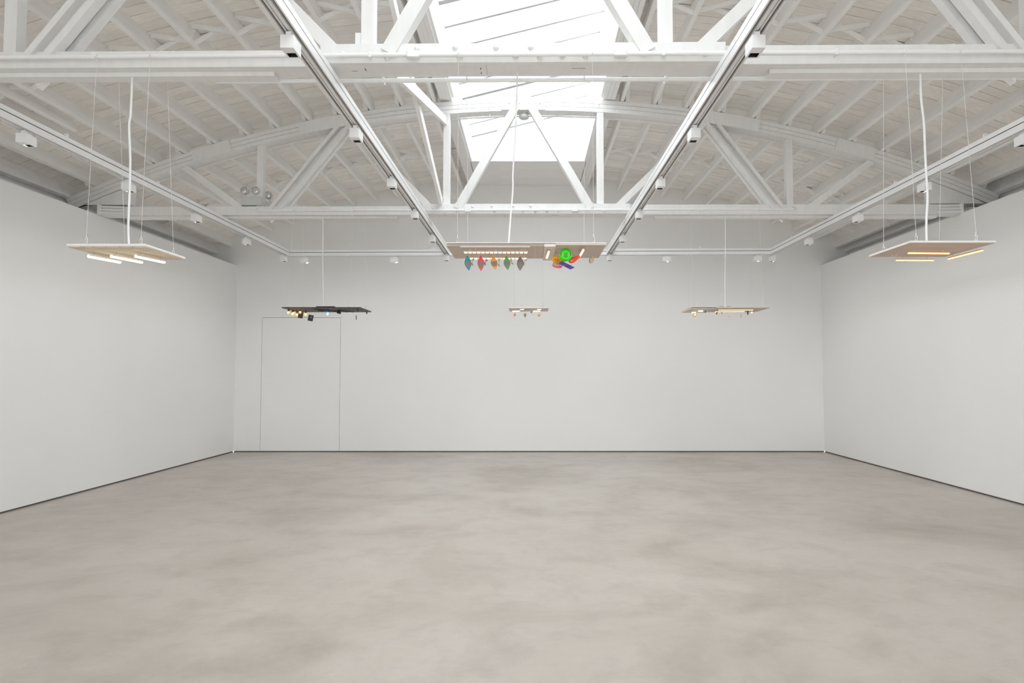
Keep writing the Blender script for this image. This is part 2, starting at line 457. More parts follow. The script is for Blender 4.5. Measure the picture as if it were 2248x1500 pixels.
    web('diagonal', (-.19, arcz(-.19, -.12)), (-.95, ct-.03), .10, -.06, .045)
    web('diagonal', (0, arcz(0, -.12)), (.78, ct-.03), .10, -.06, .045)
    # open end joints and checks in the underside
    for xa, xb, ya, yb in ((-1.125, -1.118, .035, .07), (-1.22, -1.18, .07, .075), (-.342, -.336, .03, .06), (-.342, -.336, .10, .13), (.28, .37, .045, .05), (-1.42, -1.36, .05, .056)):
        obj('joint', MB().box(xa, xb, Yf(xa)+ya, Yf(xa)+yb, CZ-.0008, CZ+.004), DARK, t)
    # heel blocks and steel strap at each end
    for s in (-1, 1):
        e = -5.60 if s < 0 else 5.55
        for k, (a, b) in enumerate(((.36, .02), (.02, -.18), (-.18, -.40))):
            x0, x1 = e - s*a, e - s*b
            z1 = [arcz(x, -.17) for x in (x0, x1)]
            mb = MB().prism(sorted([(x0, CZ+.14), (x1, CZ+.14)]) + sorted([(x0, z1[0]), (x1, z1[1])], reverse=True), Yf(e)+.01, Yf(e)+.15)
            obj('heel_block', mb, TRUSSWOOD, t)
        for dz in (.015, .055, .095):
            obj('steel_strap', MB().bar((e - s*.30, Yf(e)-.03, CZ+dz), (e + s*.02, Yf(e)-.03, CZ+dz+.012), .012, .022), WHITEMETAL, t)
        obj('strap_end', MB().box(*sorted((e, e+s*.03)), Yf(e)-.05, Yf(e)-.01, CZ, CZ+.13), WHITEMETAL, t)
    return t
truss(4.485, .012, 'near white timber bowstring truss crossing the top of the picture, its arch cut off')
truss(8.80, .006, 'far white timber bowstring truss with its whole arched top chord in view')

# cross bracing between the trusses on the left of the roof light
for nm, p0, p1, lab in (('sway_brace', (-1.12, 8.80, 4.80), (-1.08, 4.62, 3.72), 'broad white brace sloping from far truss arch down to near truss bottom chord'),
                        ('sway_brace', (-1.165, 8.78, 3.72), (-1.15, 4.62, 4.86), 'thin white brace rising from far truss bottom chord up towards the near truss arch')):
    tag(obj(nm, MB().bar(p0, p1, .04, .10), WOOD), lab, 'brace')

# conduits along the trusses
def conduit(pts, boxes, r, label, straps=(), back=False):
    t = thing('conduit_pipe', label, 'pipe', pts[0])
    obj('pipe', MB().tube(pts, r, 10), WHITEMETAL, t)
    for x, y, z in boxes:
        obj('junction_box', MB().box(x-.04, x+.04, y-.022, y+.022, z-.022, z+.022), WHITEMETAL, t, bevel=.004)
    for x, y, z in straps:
        obj('pipe_strap', MB().box(x-.008, x+.008, y-r-.004, y+.03, z-r-.004, z+r+.004), WHITEMETAL, t)
def ynear(x): return 4.485-.012*x
conduit([(x, ynear(x)-.075, 3.598) for x in (-5.5, -3.5, -1.5, .5, 2.5, 5.4)],
        [(-.775, ynear(-.77)-.075, 3.598), (.59, ynear(.59)-.075, 3.6)], .0155,
        'white conduit along the camera-side face of the near truss, two box fittings',
        [(x, ynear(x)-.075, 3.598) for x in (-4.4, -2.9, -1.06, .87, 2.0, 4.2)])
conduit([(x, ynear(x)+.19, 3.541) for x in (-2.2, 0, 2.2, 5.4)], [], .015,
        'white conduit along the underside rear edge of the near truss', [(x, ynear(x)+.19, 3.541) for x in (-1.03, .94)])
def yfar(x): return 8.80-.006*x
conduit([(-3.57, yfar(-3.5), 3.64), (-3.57, yfar(-3.5)-.07, 3.615), (-3.53, yfar(-3.5)-.075, 3.598), (0, yfar(0)-.075, 3.598), (3.36, yfar(3.3)-.075, 3.605), (3.41, yfar(3.4)-.07, 3.62), (3.41, yfar(3.4), 3.65)],
        [(-.81, yfar(-.8)-.075, 3.598), (.57, yfar(.57)-.075, 3.6)], .0135,
        'white conduit along the face of the far truss bottom chord with bent ends',
        [(x, yfar(x)-.075, 3.598) for x in (-3.1, -2.3, -1.1, .94, 2.2)])

# ---------------------------------------------------------------- lighting tracks
TZ = 3.47                                     # seam between the two channels
def track(p0, p1, label):
    p0, p1 = Vector(p0), Vector(p1)
    t = thing('lighting_track', label, 'lighting track', p0)
    d = (p1-p0).normalized(); s = d.cross(Vector((0, 0, 1))).normalized()
    def seg(name, off, w, za, zb, m):
        c0 = p0+s*off; c1 = p1+s*off
        mid = (c0+c1)/2; mid.z = (za+zb)/2
        obj(name, MB().obox(mid, (c1-c0)/2, s*w/2, Vector((0, 0, (zb-za)/2))), m, t)
    seg('upper_channel', 0, .092, TZ+.0045, TZ+.042, WHITEMETAL)
    seg('seam_strip', 0, .084, TZ-.005, TZ+.005, DARK)
    for k in (-1, 1):
        seg('side_rail', k*.042, .010, TZ-.056, TZ-.0045, WHITEMETAL)
        seg('conductor_strip', k*.031, .010, TZ-.042, TZ-.034, COPPER)
        seg('inner_lip', k*.0165, .004, TZ-.056, TZ-.012, WHITEMETAL)
    seg('channel_bed', 0, .076, TZ-.012, TZ-.005, WHITEMETAL)
    c0 = p0.copy(); c1 = p1.copy(); c0.z = c1.z = TZ-.036
    obj('cover_strip', MB().tube([c0, c1], .0135, 12), GLOSSWHITE, t)
    n = int((p1-p0).length/1.45)
    for i in range(n):
        q = p0 + d*(1.0+1.45*i)
        obj('track_hanger', MB().box(q.x-.012, q.x+.012, q.y-.012, q.y+.012, TZ+.042, TZ+.088), WHITEMETAL, t)
    return t
TX = {'outer left': -4.00, 'inner left': -1.357, 'inner right': 1.27, 'outer right': 3.915}
CROSSY = lambda x: 11.16 - .022*(x+4.0)
LAB = {'outer left': 'white lighting track nearest the left wall, running back through the room',
       'inner left': 'white lighting track passing just left of the roof light opening',
       'inner right': 'white lighting track passing just right of the roof light opening',
       'outer right': 'white lighting track nearest the right wall, running back through the room'}
for k, x in TX.items():
    track((x, -1.0, TZ), (x, CROSSY(x)-.05, TZ), LAB[k])
track((-4.046, CROSSY(-4.05), TZ), (3.961, CROSSY(3.96), TZ), 'white lighting track running crosswise in front of the back wall')

# box spotlights: a prototype, then copies
LAMP = bpy.data.lights.new('track_lamp', 'SPOT')
LAMP.energy = 16; LAMP.color = (1.0, .985, .965); LAMP.spot_size = math.radians(150); LAMP.spot_blend = 1.0; LAMP.shadow_soft_size = .004
def aim(head, dx, dy):
    for c in head.children:
        if c.name.startswith('lamp'): c.rotation_euler = Vector((dx, dy, -1)).to_track_quat('-Z', 'Y').to_euler()
def make_head(name, along_x, loc, label):
    t = thing(name, label, 'spotlight', loc, 'white box spotlights on the ceiling tracks')
    L, W, Hh = .128, .074, .074
    hx, hy = (L/2, W/2) if along_x else (W/2, L/2)
    x, y, z = loc
    # housing with an open square mouth in its underside (far half)
    mx, my = (.030, 0) if along_x else (0, .028)
    q = .026
    v = []; zb, zt = z-Hh, z
    ring = lambda a, b, c, dd, zz: [(x+a, y+c, zz), (x+b, y+c, zz), (x+b, y+dd, zz), (x+a, y+dd, zz)]
    v += ring(-hx, hx, -hy, hy, zt) + ring(-hx, hx, -hy, hy, zb) + ring(mx-q, mx+q, my-q, my+q, zb) + ring(mx-q, mx+q, my-q, my+q, zb+.0005)
    f = [(0, 1, 2, 3)] + [(i, (i+1) % 4, 4+(i+1) % 4, 4+i) for i in range(4)] + \
        [(4+i, 4+(i+1) % 4, 8+(i+1) % 4, 8+i) for i in range(4)] + [(8+i, 8+(i+1) % 4, 12+(i+1) % 4, 12+i) for i in range(4)]
    h = obj('housing', MB().add(v, f), WHITEMETAL, t)
    r = MB()
    a, b = q*.98, q*.62
    vs = ring(mx-a, mx+a, my-a, my+a, zb+.0005) + ring(mx-b, mx+b, my-b, my+b, zb+.045)
    r.add(vs, [(i, (i+1) % 4, 4+(i+1) % 4, 4+i) for i in range(4)] + [(4, 5, 6, 7)])
    obj('reflector', r, BLACK, t)
    ld = LAMP
    l = bpy.data.objects.new('lamp', ld); COL.objects.link(l); l.parent = t
    l.location = (mx, my, -Hh+.002)
    obj('adapter', MB().box(x-(.04 if along_x else .016), x+(.04 if along_x else .016), y-(.016 if along_x else .04), y+(.016 if along_x else .04), z, TZ-.0565), WHITEMETAL, t)
    return t
HZ = 3.382
ORD = ['nearest', 'second nearest', 'third from the near end', 'fourth from the near end', 'fifth from the near end', 'last, beside the cross track']
INNER = [3.785, 5.235, 6.61, 7.93, 9.36, 10.93]
OUTER = [5.34, 6.72, 8.10, 9.55, 11.0]
proto = None
for k, x in TX.items():
    ys = INNER if 'inner' in k else OUTER
    for i, yv in enumerate(ys):
        o = ORD[i] if i < len(ys)-1 else ORD[5]
        where = {'outer left': 'track nearest the left wall', 'inner left': 'track left of the roof light',
                 'inner right': 'track right of the roof light', 'outer right': 'track nearest the right wall'}[k]
        lab = 'white box spotlight under the %s, %s' % (where, o)
        if proto is None: hd = proto = make_head('spotlight', False, (x, yv, HZ), lab)
        else: hd = dup(proto, (x, yv, HZ), lab)
        aim(hd, {'outer left': -.45, 'inner left': -.1, 'inner right': .1, 'outer right': .45}[k], 0)
protox = None
for x, w in ((-3.72, 'near its left end by the outer track'), (-2.23, 'between the charcoal board and the long middle board'), (2.20, 'left of the hanging board with long amber strips'), (3.67, 'near its right end by the outer track')):
    loc = (x, CROSSY(x), HZ); lab = 'white box spotlight on the crosswise track, ' + w
    if protox is None: hd = protox = make_head('spotlight', True, loc, lab)
    else: hd = dup(protox, loc, lab)
    aim(hd, 0, .5)

# ---------------------------------------------------------------- fittings on the far truss
def emergency(x, y, z, heads, label, w=.27):
    t = thing('emergency_light', label, 'emergency light', (x, y, z))
    obj('housing', MB().box(x-w/2, x+w/2, y-.05, y+.05, z, z+.11), GREYMETAL, t, bevel=.006)
    for hx in heads:
        l = obj('lamp_head', MB().lathe((hx, y+.02, z+.19), (-.12, -1, .05), [(0, .02), (.02, .045), (.055, .05), (.07, .05), (.072, .046), (.06, .03), (.055, .001)], 18), GREYMETAL, t)
        obj('lens', MB().ellipsoid(Vector((hx, y+.02, z+.19)) + Vector((-.12, -1, .05)).normalized()*.068, (.043, 0, 0), (0, .012, 0), (0, 0, .043), 14, 8), STEEL, l)
        obj('lamp_neck', MB().tube([(hx, y+.015, z+.105), (hx, y+.012, z+.155)], .011, 8), STEEL, t)
emergency(-3.645, 8.865, CZ+.128, (-3.735, -3.585), 'grey twin-head emergency light on the far truss bottom chord, in front of the post')
emergency(-3.52, 8.99, CZ+.10, (-3.47,), 'grey emergency light partly hidden behind the twin-head one on far truss', .2)
t = thing('smoke_detector', 'round white smoke detector under the middle of the far truss arch', 'detector', (-.09, 8.88, 4.94))
obj('base', MB().lathe((-.09, 8.88, 4.945), (0, 0, -1), [(0, .048), (.045, .048), (.047, .0)], 20), GREYMETAL, t)
obj('sensor_body', MB().lathe((-.09, 8.88, 4.90), (0, 0, -1), [(0, .06), (.012, .068), (.03, .068), (.045, .055), (.055, .02), (.058, 0)], 24), GREYMETAL, t)

# ---------------------------------------------------------------- hanging boards
PZ = 2.31                                     # underside of the boards
WARM = glow('warm_white_tube', (1.0, .84, .58), 5)
AMBER = glow('amber_led', (1.0, .50, .17), 2.6)
AMBERBASE = mat('amber_strip_base', (.75, .38, .18), .5)
ROSE = glow('rose_led', (1.0, .60, .38), 1.9)
ROSEBASE = mat('rose_strip_base', (.72, .50, .38), .5)
HOT = glow('hot_amber_tube', (1.0, .66, .30), 3.2)
BULB = glow('amber_bulb', (1.0, .40, .06), 4.6)
BLUE = glow('blue_led', (.05, .18, 1.0), 4)
BLUEW = glow('blue_white_led', (.75, .8, 1.0), 8)
PINKLED = glow('pink_led', (1.0, .45, .9), 5)

def hangers(t, pts, ztop, z0=PZ+.012):
    for x, y, zt in pts:
        if y < 5.5: yt, zt = (ynear(x)-.093, 3.60) if y < 4.5 else (ynear(x)+.15, 3.553)
        else: yt, zt = (yfar(x)-.09, 3.60) if y < 8.7 else (yfar(x)+.15, 3.553)
        obj('hanging_wire', MB().tube([(x, y, z0+.05), (x, yt, zt)], .0013, 5), WIRE, t)
        obj('hook', MB().torus((x, y, z0+.028), (1, 0, .25), (0, 0, 1), .007, .022, .0022, 14, 6), STEEL, t)
        obj('eyelet', MB().ellipsoid((x, y, z0+.003), (.006, 0, 0), (0, .006, 0), (0, 0, .004), 8, 5), STEEL, t)
        obj('wire_clip', MB().ellipsoid((x, y, z0+.055), (.004, 0, 0), (0, .004, 0), (0, 0, .008), 8, 5), STEEL, t)
        obj('top_hook', MB().tube([(x, yt, zt-.025), (x-.004, yt, zt-.01), (x+.002, yt, zt+.004)], .003, 6), STEEL, t)
def cord(t, pts, r=.0075):
    # smooth the measured points
    P = [Vector(p) for p in pts]; out = []
    for i in range(len(P)-1):
        a, b, c, d = P[max(i-1, 0)], P[i], P[i+1], P[min(i+2, len(P)-1)]
        for k in range(6):
            u = k/6
            out.append(.5*((2*b)+(c-a)*u+(2*a-5*b+4*c-d)*u*u+(3*b-a-3*c+d)*u**3))
    out.append(P[-1])
    obj('power_cord', MB().tube(out, r, 8), CABLE, t)
def ledbar(t, p0, p1, m, base, r=.008, dots=0, stems=(), name='light_bar', zb=PZ):
    p0, p1 = Vector(p0), Vector(p1); d = p1-p0
    b = obj(name, MB().bar(p0+Vector((0, 0, r*.5)), p1+Vector((0, 0, r*.5)), r*2.0, r*1.1), base, t)
    mb = MB()
    if dots:
        for k in range(dots):
            c = p0 + d*((k+.5)/dots); mb.obox(c-Vector((0, 0, r*.45)), d/dots*.36, d.normalized().cross(Vector((0, 0, 1)))*r*.95, Vector((0, 0, r*.75)))
        obj('led_row', mb, m, b)
    else:
        obj('diffuser', MB().tube([p0-Vector((0, 0, r*.3)), p1-Vector((0, 0, r*.3))], r, 10), m, b)
    for u in stems:
        q = p0 + d*u
        obj('stem', MB().tube([(q.x, q.y, q.z+r), (q.x, q.y, zb)], .0022, 5), STEEL, t)
    return b

# 1 tiled board at the left
t = thing('hanging_board', 'square board of sand-coloured tiles with three glowing white tubes, hung near left wall', 'hanging light', (-2.725, 4.6, PZ))
X0, X1, Y0, Y1 = -2.977, -2.470, 4.350, 4.855
obj('board', MB().box(X0, X1, Y0, Y1, PZ+.0035, PZ+.018), PALEEDGE, t)
obj('grout_bed', MB().box(X0+.003, X1-.003, Y0+.003, Y1-.003, PZ+.0008, PZ+.004), GROUT, t)
tw, td = (X1-X0)/6, (Y1-Y0)/9
for i in range(6):
    for j in range(9):
        obj('tile', MB().box(X0+tw*i+.0024, X0+tw*(i+1)-.0024, Y0+td*j+.0022, Y0+td*(j+1)-.0022, PZ-.003, PZ+.002), TILE, t)
for xa, xb in ((-2.947, -2.883), (-2.795, -2.730), (-2.633, -2.573)):
    ledbar(t, (xa, 4.522, 2.280), (xb, 4.769, 2.280), WARM, WHITEMETAL, .0095, 0, (.15, .85))
hangers(t, [(-2.868, 4.375, 3.60), (-2.515, 4.375, 3.60), (-2.87, 4.80, 3.53), (-2.528, 4.80, 3.53)], 3.53)
cord(t, [(-2.733, 4.6, 3.56), (-2.738, 4.6, 3.278), (-2.746, 4.6, 3.187), (-2.732, 4.6, 2.953), (-2.730, 4.6, 2.758), (-2.733, 4.6, 2.498), (-2.722, 4.6, 2.33)])

# 2 plain square board at the right
t = thing('hanging_board', 'plain square pale wood board with three orange light bars on stems, hung near right wall', 'hanging light', (2.63, 4.49, PZ))
X0, X1, Y0, Y1 = 2.368, 2.898, 4.225, 4.745
obj('board', MB().box(X0, X1, Y0, Y1, PZ, PZ+.012), PLYPINK, t)
obj('board_edge', MB().box(X0-.0015, X1+.0015, Y0-.0015, Y1+.0015, PZ+.002, PZ+.0135), PALEEDGE, t)
ledbar(t, (2.446, 4.40, 2.280), (2.725, 4.415, 2.280), AMBER, AMBERBASE, .0062, 14, (.17, .83))
ledbar(t, (2.520, 4.684, 2.280), (2.786, 4.692, 2.280), AMBER, AMBERBASE, .0055, 14, (.18, .82))
ledbar(t, (2.850, 4.635, 2.280), (2.866, 4.299, 2.280), AMBER, AMBERBASE, .0055, 18, (.17, .83))
obj('loose_wire', MB().tube([(2.465+.018*math.cos(a*.9)-.002*a, 4.60+.004*math.sin(a), PZ-.004-.022*abs(math.sin(a*.55))) for a in [i*.4 for i in range(14)]], .0016, 5), CABLE, t)
hangers(t, [(2.425, 4.66, 3.55), (2.44, 4.29, 3.60), (2.80, 4.26, 3.60), (2.83, 4.70, 3.55)], 3.5)
cord(t, [(2.644, 4.55, 3.56), (2.646, 4.55, 3.363), (2.661, 4.55, 3.181), (2.663, 4.55, 3.001), (2.667, 4.55, 2.834), (2.672, 4.55, 2.679), (2.659, 4.55, 2.513), (2.658, 4.55, 2.33)])

# 3 long board in the middle
t = thing('hanging_board', 'long pale wood board in the middle, two LED strips and a cross plank underneath', 'hanging light', (-.03, 4.57, PZ))
X0, X1, Y0, Y1 = -.537, .480, 4.33, 4.81
obj('board', MB().box(X0, .085, Y0, Y1, PZ, PZ+.012), PLYPINK, t)
obj('board', MB().box(.160, X1, Y0-.02, Y1-.01, PZ+.002, PZ+.014), PLYPINK, t)
obj('cross_plank', MB().box(.086, .159, Y0-.02, Y1+.035, PZ-.008, PZ+.010), mat('pale_cross_plank', (.74, .68, .62), .6), t)
obj('board_edge', MB().box(X0-.001, X1+.001, Y0-.021, Y1+.001, PZ+.0145, PZ+.019), PALEEDGE, t)
ledbar(t, (-.433, 4.384, 2.280), (-.018, 4.384, 2.280), ROSE, ROSEBASE, .0062, 15, (.1, .5, .9))
ledbar(t, (-.442, 4.610, 2.280), (-.025, 4.615, 2.280), ROSE, ROSEBASE, .0062, 15, (.1, .5, .9))
obj('strip_shade', MB().box(-.45, -.005, 4.335, 4.345, PZ-.006, PZ), WHITEMETAL, t)
ledbar(t, (.117, 4.40, 2.286), (.110, 4.62, 2.286), ROSE, ROSEBASE, .007, 0, (.2, .8))
ledbar(t, (.336, 4.33, 2.285), (.329, 4.56, 2.285), ROSE, ROSEBASE, .0068, 0, (.2, .8))
for i in range(15):
    px = random.uniform(-.4, .45) if i < 8 else random.uniform(.18, .42)
    if .07 < px < .17: px = .3
    q = random.uniform(4.4, 4.75)
    obj('screw_eye', MB().tube([(px, q, PZ+.003), (px, q, PZ-.007)], .0018, 6), STEEL, t)
for xx in (-.36, -.2, -.04, .03, .25):
    obj('board_seam', MB().box(xx-.0007, xx+.0007, Y0+.002, Y1-.012, PZ-.0006, PZ+.003), PALEEDGE, t)
hangers(t, [(-.475, 4.40, 3.60), (.405, 4.36, 3.60), (-.44, 4.74, 3.55), (.372, 4.74, 3.55)], 3.5, PZ+.02)
cord(t, [(-.091, 4.6, 3.57), (-.097, 4.6, 3.332), (-.106, 4.6, 3.114), (-.121, 4.6, 2.862), (-.121, 4.6, 2.758), (-.134, 4.6, 2.589), (-.153, 4.6, 2.335)], .006)

# 4 charcoal board behind, left
t = thing('hanging_board', 'long charcoal board with amber bulbs and dark scraps, hung in front of flush door', 'hanging light', (-2.62, 8.8, PZ))
X0, X1, Y0, Y1 = -3.11, -2.128, 8.51, 9.10
obj('board', MB().box(X0, -2.745, Y0, Y1, PZ, PZ+.012), BLACKBOARD, t)
obj('board', MB().box(-2.738, X1, Y0, Y1, PZ, PZ+.012), BLACKBOARD, t)
obj('crossbar', MB().box(-2.68, -2.45, Y0-.01, Y0+.03, PZ+.012, PZ+.022), BARK, t)
for xa, ya in ((-3.06, 8.62), (-2.19, 8.62), (-2.165, 9.0)):
    obj('peg', MB().tube([(xa, ya, PZ+.002), (xa, ya, PZ-.03)], .008, 8), BARK, t)
for (a, b) in (((-2.73, 8.6, 2.303), (-2.50, 8.9, 2.303)), ((-2.72, 8.85, 2.30), (-2.56, 8.62, 2.30)), ((-2.45, 8.7, 2.302), (-2.33, 8.95, 2.298)), ((-2.74, 8.75, 2.302), (-2.6, 8.8, 2.302)), ((-2.6, 8.95, 2.302), (-2.48, 8.9, 2.302))):
    obj('twig', MB().bar(a, b, .012, .008), BARK, t)
hangers(t, [(-3.05, 8.55, 3.545), (-2.28, 8.53, 3.545), (-3.02, 9.03, 3.545), (-2.19, 9.02, 3.545)], 3.5)
cord(t, [(-2.715, 8.85, 3.57), (-2.712, 8.85, 3.037), (-2.702, 8.85, 2.56), (-2.680, 8.82, 2.33)], .006)
# 5 small board behind, middle
t = thing('hanging_board', 'small pale wood board with four short glowing lights, hung before middle of back wall', 'hanging light', (-.03, 8.75, PZ))
X0, X1, Y0, Y1 = -.275, .225, 8.53, 8.985
obj('board', MB().box(X0, X1, Y0, Y1, PZ, PZ+.012), mat('pale_pink_board', (.66, .57, .51), .6, var=.03, scale=12), t)
obj('board_edge', MB().box(X0-.001, X1+.001, Y0-.001, Y1+.001, PZ+.003, PZ+.0135), PALEEDGE, t)
for xa, xb, yv in ((-.131, -.086, 8.55), (.086, .131, 8.55), (-.234, -.140, 8.765), (.032, .123, 8.765)):
    ledbar(t, (xa, yv, 2.296), (xb, yv, 2.299), WARM, WHITEMETAL, .005, 0, (.5,))
hangers(t, [(-.21, 8.6, 3.545), (.155, 8.6, 3.545), (-.21, 8.93, 3.545), (.155, 8.93, 3.545)], 3.5)
# 6 long board behind, right
t = thing('hanging_board', 'long pale board with two long amber strips and small trinkets, right of back wall', 'hanging light', (2.5, 8.8, PZ))
X0, X1, Y0, Y1 = 2.01, 2.99, 8.54, 9.08
obj('board', MB().box(X0, 2.32, Y0, Y1+.02, PZ-.006, PZ+.006), mat('pale_cream_board', (.70, .62, .53), .6), t)
obj('board', MB().box(2.322, X1, Y0-.02, Y1, PZ, PZ+.012), PLYPINK, t)
obj('board_edge', MB().box(X0-.001, X1+.001, Y0-.021, Y1+.021, PZ+.0125, PZ+.018), PALEEDGE, t)
for xa in (2.39, 2.48): obj('block', MB().box(xa, xa+.045, 8.6, 8.66, PZ+.018, PZ+.030), BARK, t)
ledbar(t, (2.365, 8.58, 2.293), (2.800, 8.58, 2.295), HOT, AMBERBASE, .0042, 0, (.1, .9))
ledbar(t, (2.385, 8.80, 2.293), (2.760, 8.80, 2.295), HOT, AMBERBASE, .0042, 0, (.1, .9))
ledbar(t, (2.13, 8.66, 2.290), (2.185, 8.64, 2.290), WARM, WHITEMETAL, .008, 0, (.5,))
ledbar(t, (2.10, 8.88, 2.288), (2.148, 8.86, 2.288), WARM, WHITEMETAL, .008, 0, (.5,))
hangers(t, [(2.06, 8.58, 3.545), (2.93, 8.57, 3.545), (2.09, 9.03, 3.545), (2.93, 9.0, 3.545)], 3.5)
cord(t, [(2.543, 8.85, 3.57), (2.540, 8.85, 3.1), (2.530, 8.85, 2.7), (2.528, 8.85, 2.335)], .005)

# ---------------------------------------------------------------- trinkets hanging under the middle board
def thread(t, x, y, z0, z1=PZ): obj('thread', MB().tube([(x, y, z0), (x, y, z1)], .0006, 4), WIRE, t)
GREYIN = mat('grey_cockpit', (.25, .24, .21), .6)
def kayak(x0, z0, x1, z1, col, name, label):
    Y = 4.505
    t = thing('toy_kayak', label, 'toy boat', ((x0+x1)/2, Y, (z0+z1)/2), 'toy kayaks under the middle board')
    top, bot = Vector((x0, Y, z0)), Vector((x1, Y, z1)); ax = bot-top; sd = Vector((ax.z, 0, -ax.x)).normalized()*-1
    W, D = .0222, .013; n, m = 18, 10; vs = []; fs = []
    wd_ = lambda u: W*max(math.sin(PI*min(u*.96+.02, 1))**1.15, .0)
    for i in range(n+1):
        u = i/n; w = wd_(u)
        for k in range(m):
            a = 2*PI*k/m; vs.append(top + ax*u + sd*w*math.cos(a) + Vector((0, 1, 0))*(D*w/W)*math.sin(a)*(1 if math.sin(a) > 0 else .55))
    for i in range(n):
        for k in range(m): fs.append((i*m+k, i*m+(k+1) % m, (i+1)*m+(k+1) % m, (i+1)*m+k))
    hm = mat('kayak_'+name, col, .35, var=.04, scale=30)
    obj('hull', MB().add(vs, fs, True), hm, t)
    def outline(s, dy, u0, u1):
        L = []
        for i in range(11):
            u = u0+(u1-u0)*i/10; w = min(wd_(u)*s, W*.9*math.sqrt(max(0, 1-((u-u0)/(u1-u0))**3)) )
            L.append((u, w))
        pts = [top+ax*u+sd*w+Vector((0, dy, 0)) for u, w in L] + [top+ax*u-sd*w+Vector((0, dy, 0)) for u, w in reversed(L)]
        return pts
    pf = outline(.80, -D*.62, .40, .78); pb = outline(.80, -D*.40, .40, .78); n2 = len(pf)
    obj('cockpit', MB().add(pf+pb, [tuple(range(n2)), tuple(range(2*n2-1, n2-1, -1))] + [(i, (i+1) % n2, n2+(i+1) % n2, n2+i) for i in range(n2)]), GREYIN, t)
    thread(t, x0, Y, z0-.002)
kayak(-.423, 2.279, -.409, 2.177, (.03, .36, .46), 'teal', 'teal toy kayak, first from the left under the middle board')
kayak(-.332, 2.281, -.329, 2.175, (.98, .10, .12), 'red', 'bright red toy kayak hanging between the teal and orange ones')
kayak(-.252, 2.276, -.234, 2.184, (.93, .42, .07), 'orange', 'orange toy kayak hanging between the red and green ones')
kayak(-.162, 2.277, -.152, 2.181, (.12, .48, .14), 'green', 'green toy kayak hanging between the orange and purple-grey ones')
kayak(-.068, 2.274, -.071, 2.177, (.24, .20, .21), 'plum', 'purple-grey toy kayak, the one nearest the cross plank')
def paddle(x0, z0, x1, z1, col, name, label, flat=False):
    Y = 4.52
    t = thing('toy_paddle', label, 'toy paddle', ((x0+x1)/2, Y, (z0+z1)/2), 'toy paddles between the kayaks')
    m = mat('paddle_'+name, col, .5)
    a, b = Vector((x0, Y, z0)), Vector((x1, Y, z1)); d = (b-a).normalized(); s = Vector((d.z, 0, -d.x))
    obj('shaft', MB().tube([a, b], .0016, 6), m, t)
    for q, k in ((a, 1), (b, -1)):
        obj('blade', MB().ellipsoid(q, s*.0062, (0, .002, 0), (d + s*.6*k)*.0095, 10, 7), m, t)
    thread(t, x0, Y, z0)
paddle(-.384, 2.255, -.389, 2.222, (.55, .30, .26), 'brick', 'small reddish toy paddle just right of the teal kayak')
paddle(-.294, 2.249, -.304, 2.226, (.36, .20, .20), 'maroon', 'small maroon toy paddle just right of the red kayak')
paddle(-.209, 2.254, -.212, 2.216, (.55, .40, .24), 'tan', 'small tan toy paddle just right of the orange kayak')
paddle(-.130, 2.250, -.122, 2.228, (.48, .36, .24), 'olive', 'small brown toy paddle just right of the green kayak')
paddle(-.033, 2.252, -.046, 2.227, (.50, .40, .28), 'straw', 'small straw-coloured toy paddle just right of the purple-grey kayak')

GREEN = mat('neon_green', (.05, .85, .005), .25, var=.02); 
t = thing('toy_swim_ring', 'neon green toy swim ring facing the room under the middle board', 'toy float', (.229, 4.45, 2.272))
obj('ring', MB().torus((.229, 4.45, 2.272), (1, 0, 0), (0, -.12, 1), .0235, .0235, .0185), GREEN, t)
obj('seam', MB().torus((.229, 4.45, 2.272), (1, 0, 0), (0, 1, .1), .0235, .0012, .0188, 28, 10) if False else
    MB().box(.190, .2195, 4.4300, 4.4325, 2.2708, 2.2732).box(.2385, .268, 4.4300, 4.4325, 2.2708, 2.2732), mat('pale_green_seam', (.55, .85, .45), .4), t)
for xx in (.197, .261):
    obj('handle', MB().torus((xx, 4.4305, 2.272), (0, 1, 0), (0, 0, 1), .004, .0055, .0016, 12, 6), BLACK, t)
thread(t, .229, 4.45, 2.312)
YEL = mat('toy_yellow', (.92, .50, .01), .35)
t = thing('toy_dinghy', 'yellow oval toy dinghy partly behind the green swim ring', 'toy boat', (.187, 4.60, 2.264))
a1, a2 = Vector((.96, .05, -.26)), Vector((.20, -.55, .80))
obj('tube', MB().torus((.187, 4.60, 2.264), a1, a2, .034, .020, .011), YEL, t)
obj('dinghy_floor', MB().ellipsoid((.187, 4.606, 2.264), a1.normalized()*.034, a2.normalized()*.020, a1.normalized().cross(a2.normalized())*.004), mat('dinghy_floor_ochre', (.55, .27, .01), .5), t)
obj('seat', MB().bar(Vector((.187, 4.593, 2.264))-a1*.022, Vector((.187, 4.593, 2.264))+a1*.022, .010, .006), YEL, t)
thread(t, .170, 4.60, 2.276)
RED = mat('toy_red', (.90, .09, .03), .3)
t = thing('toy_paddle_board', 'red-orange teardrop toy below the short angled light', 'toy float', (.287, 4.5, 2.253))
a, b = Vector((.262, 4.485, 2.236)), Vector((.326, 4.51, 2.276)); d = b-a; s = Vector((-d.z, 0, d.x)).normalized()
vs = []; fs = []
for i in range(15):
    u = i/14; w = .0185*math.sqrt(max(0, 1-(1-min(u*2.6, 1))**2))*(1-.62*max(0, (u-.35)/.65)) if u < 1 else 0
    for k in range(10):
        an = 2*PI*k/10; vs.append(a - d*.18 + d*1.25*u + s*w*math.cos(an) + Vector((0, .45*w*math.sin(an), 0)))
for i in range(14):
    for k in range(10): fs.append((i*10+k, i*10+(k+1) % 10, i*10+10+(k+1) % 10, i*10+10+k))
obj('body', MB().add(vs, fs, True), RED, t)
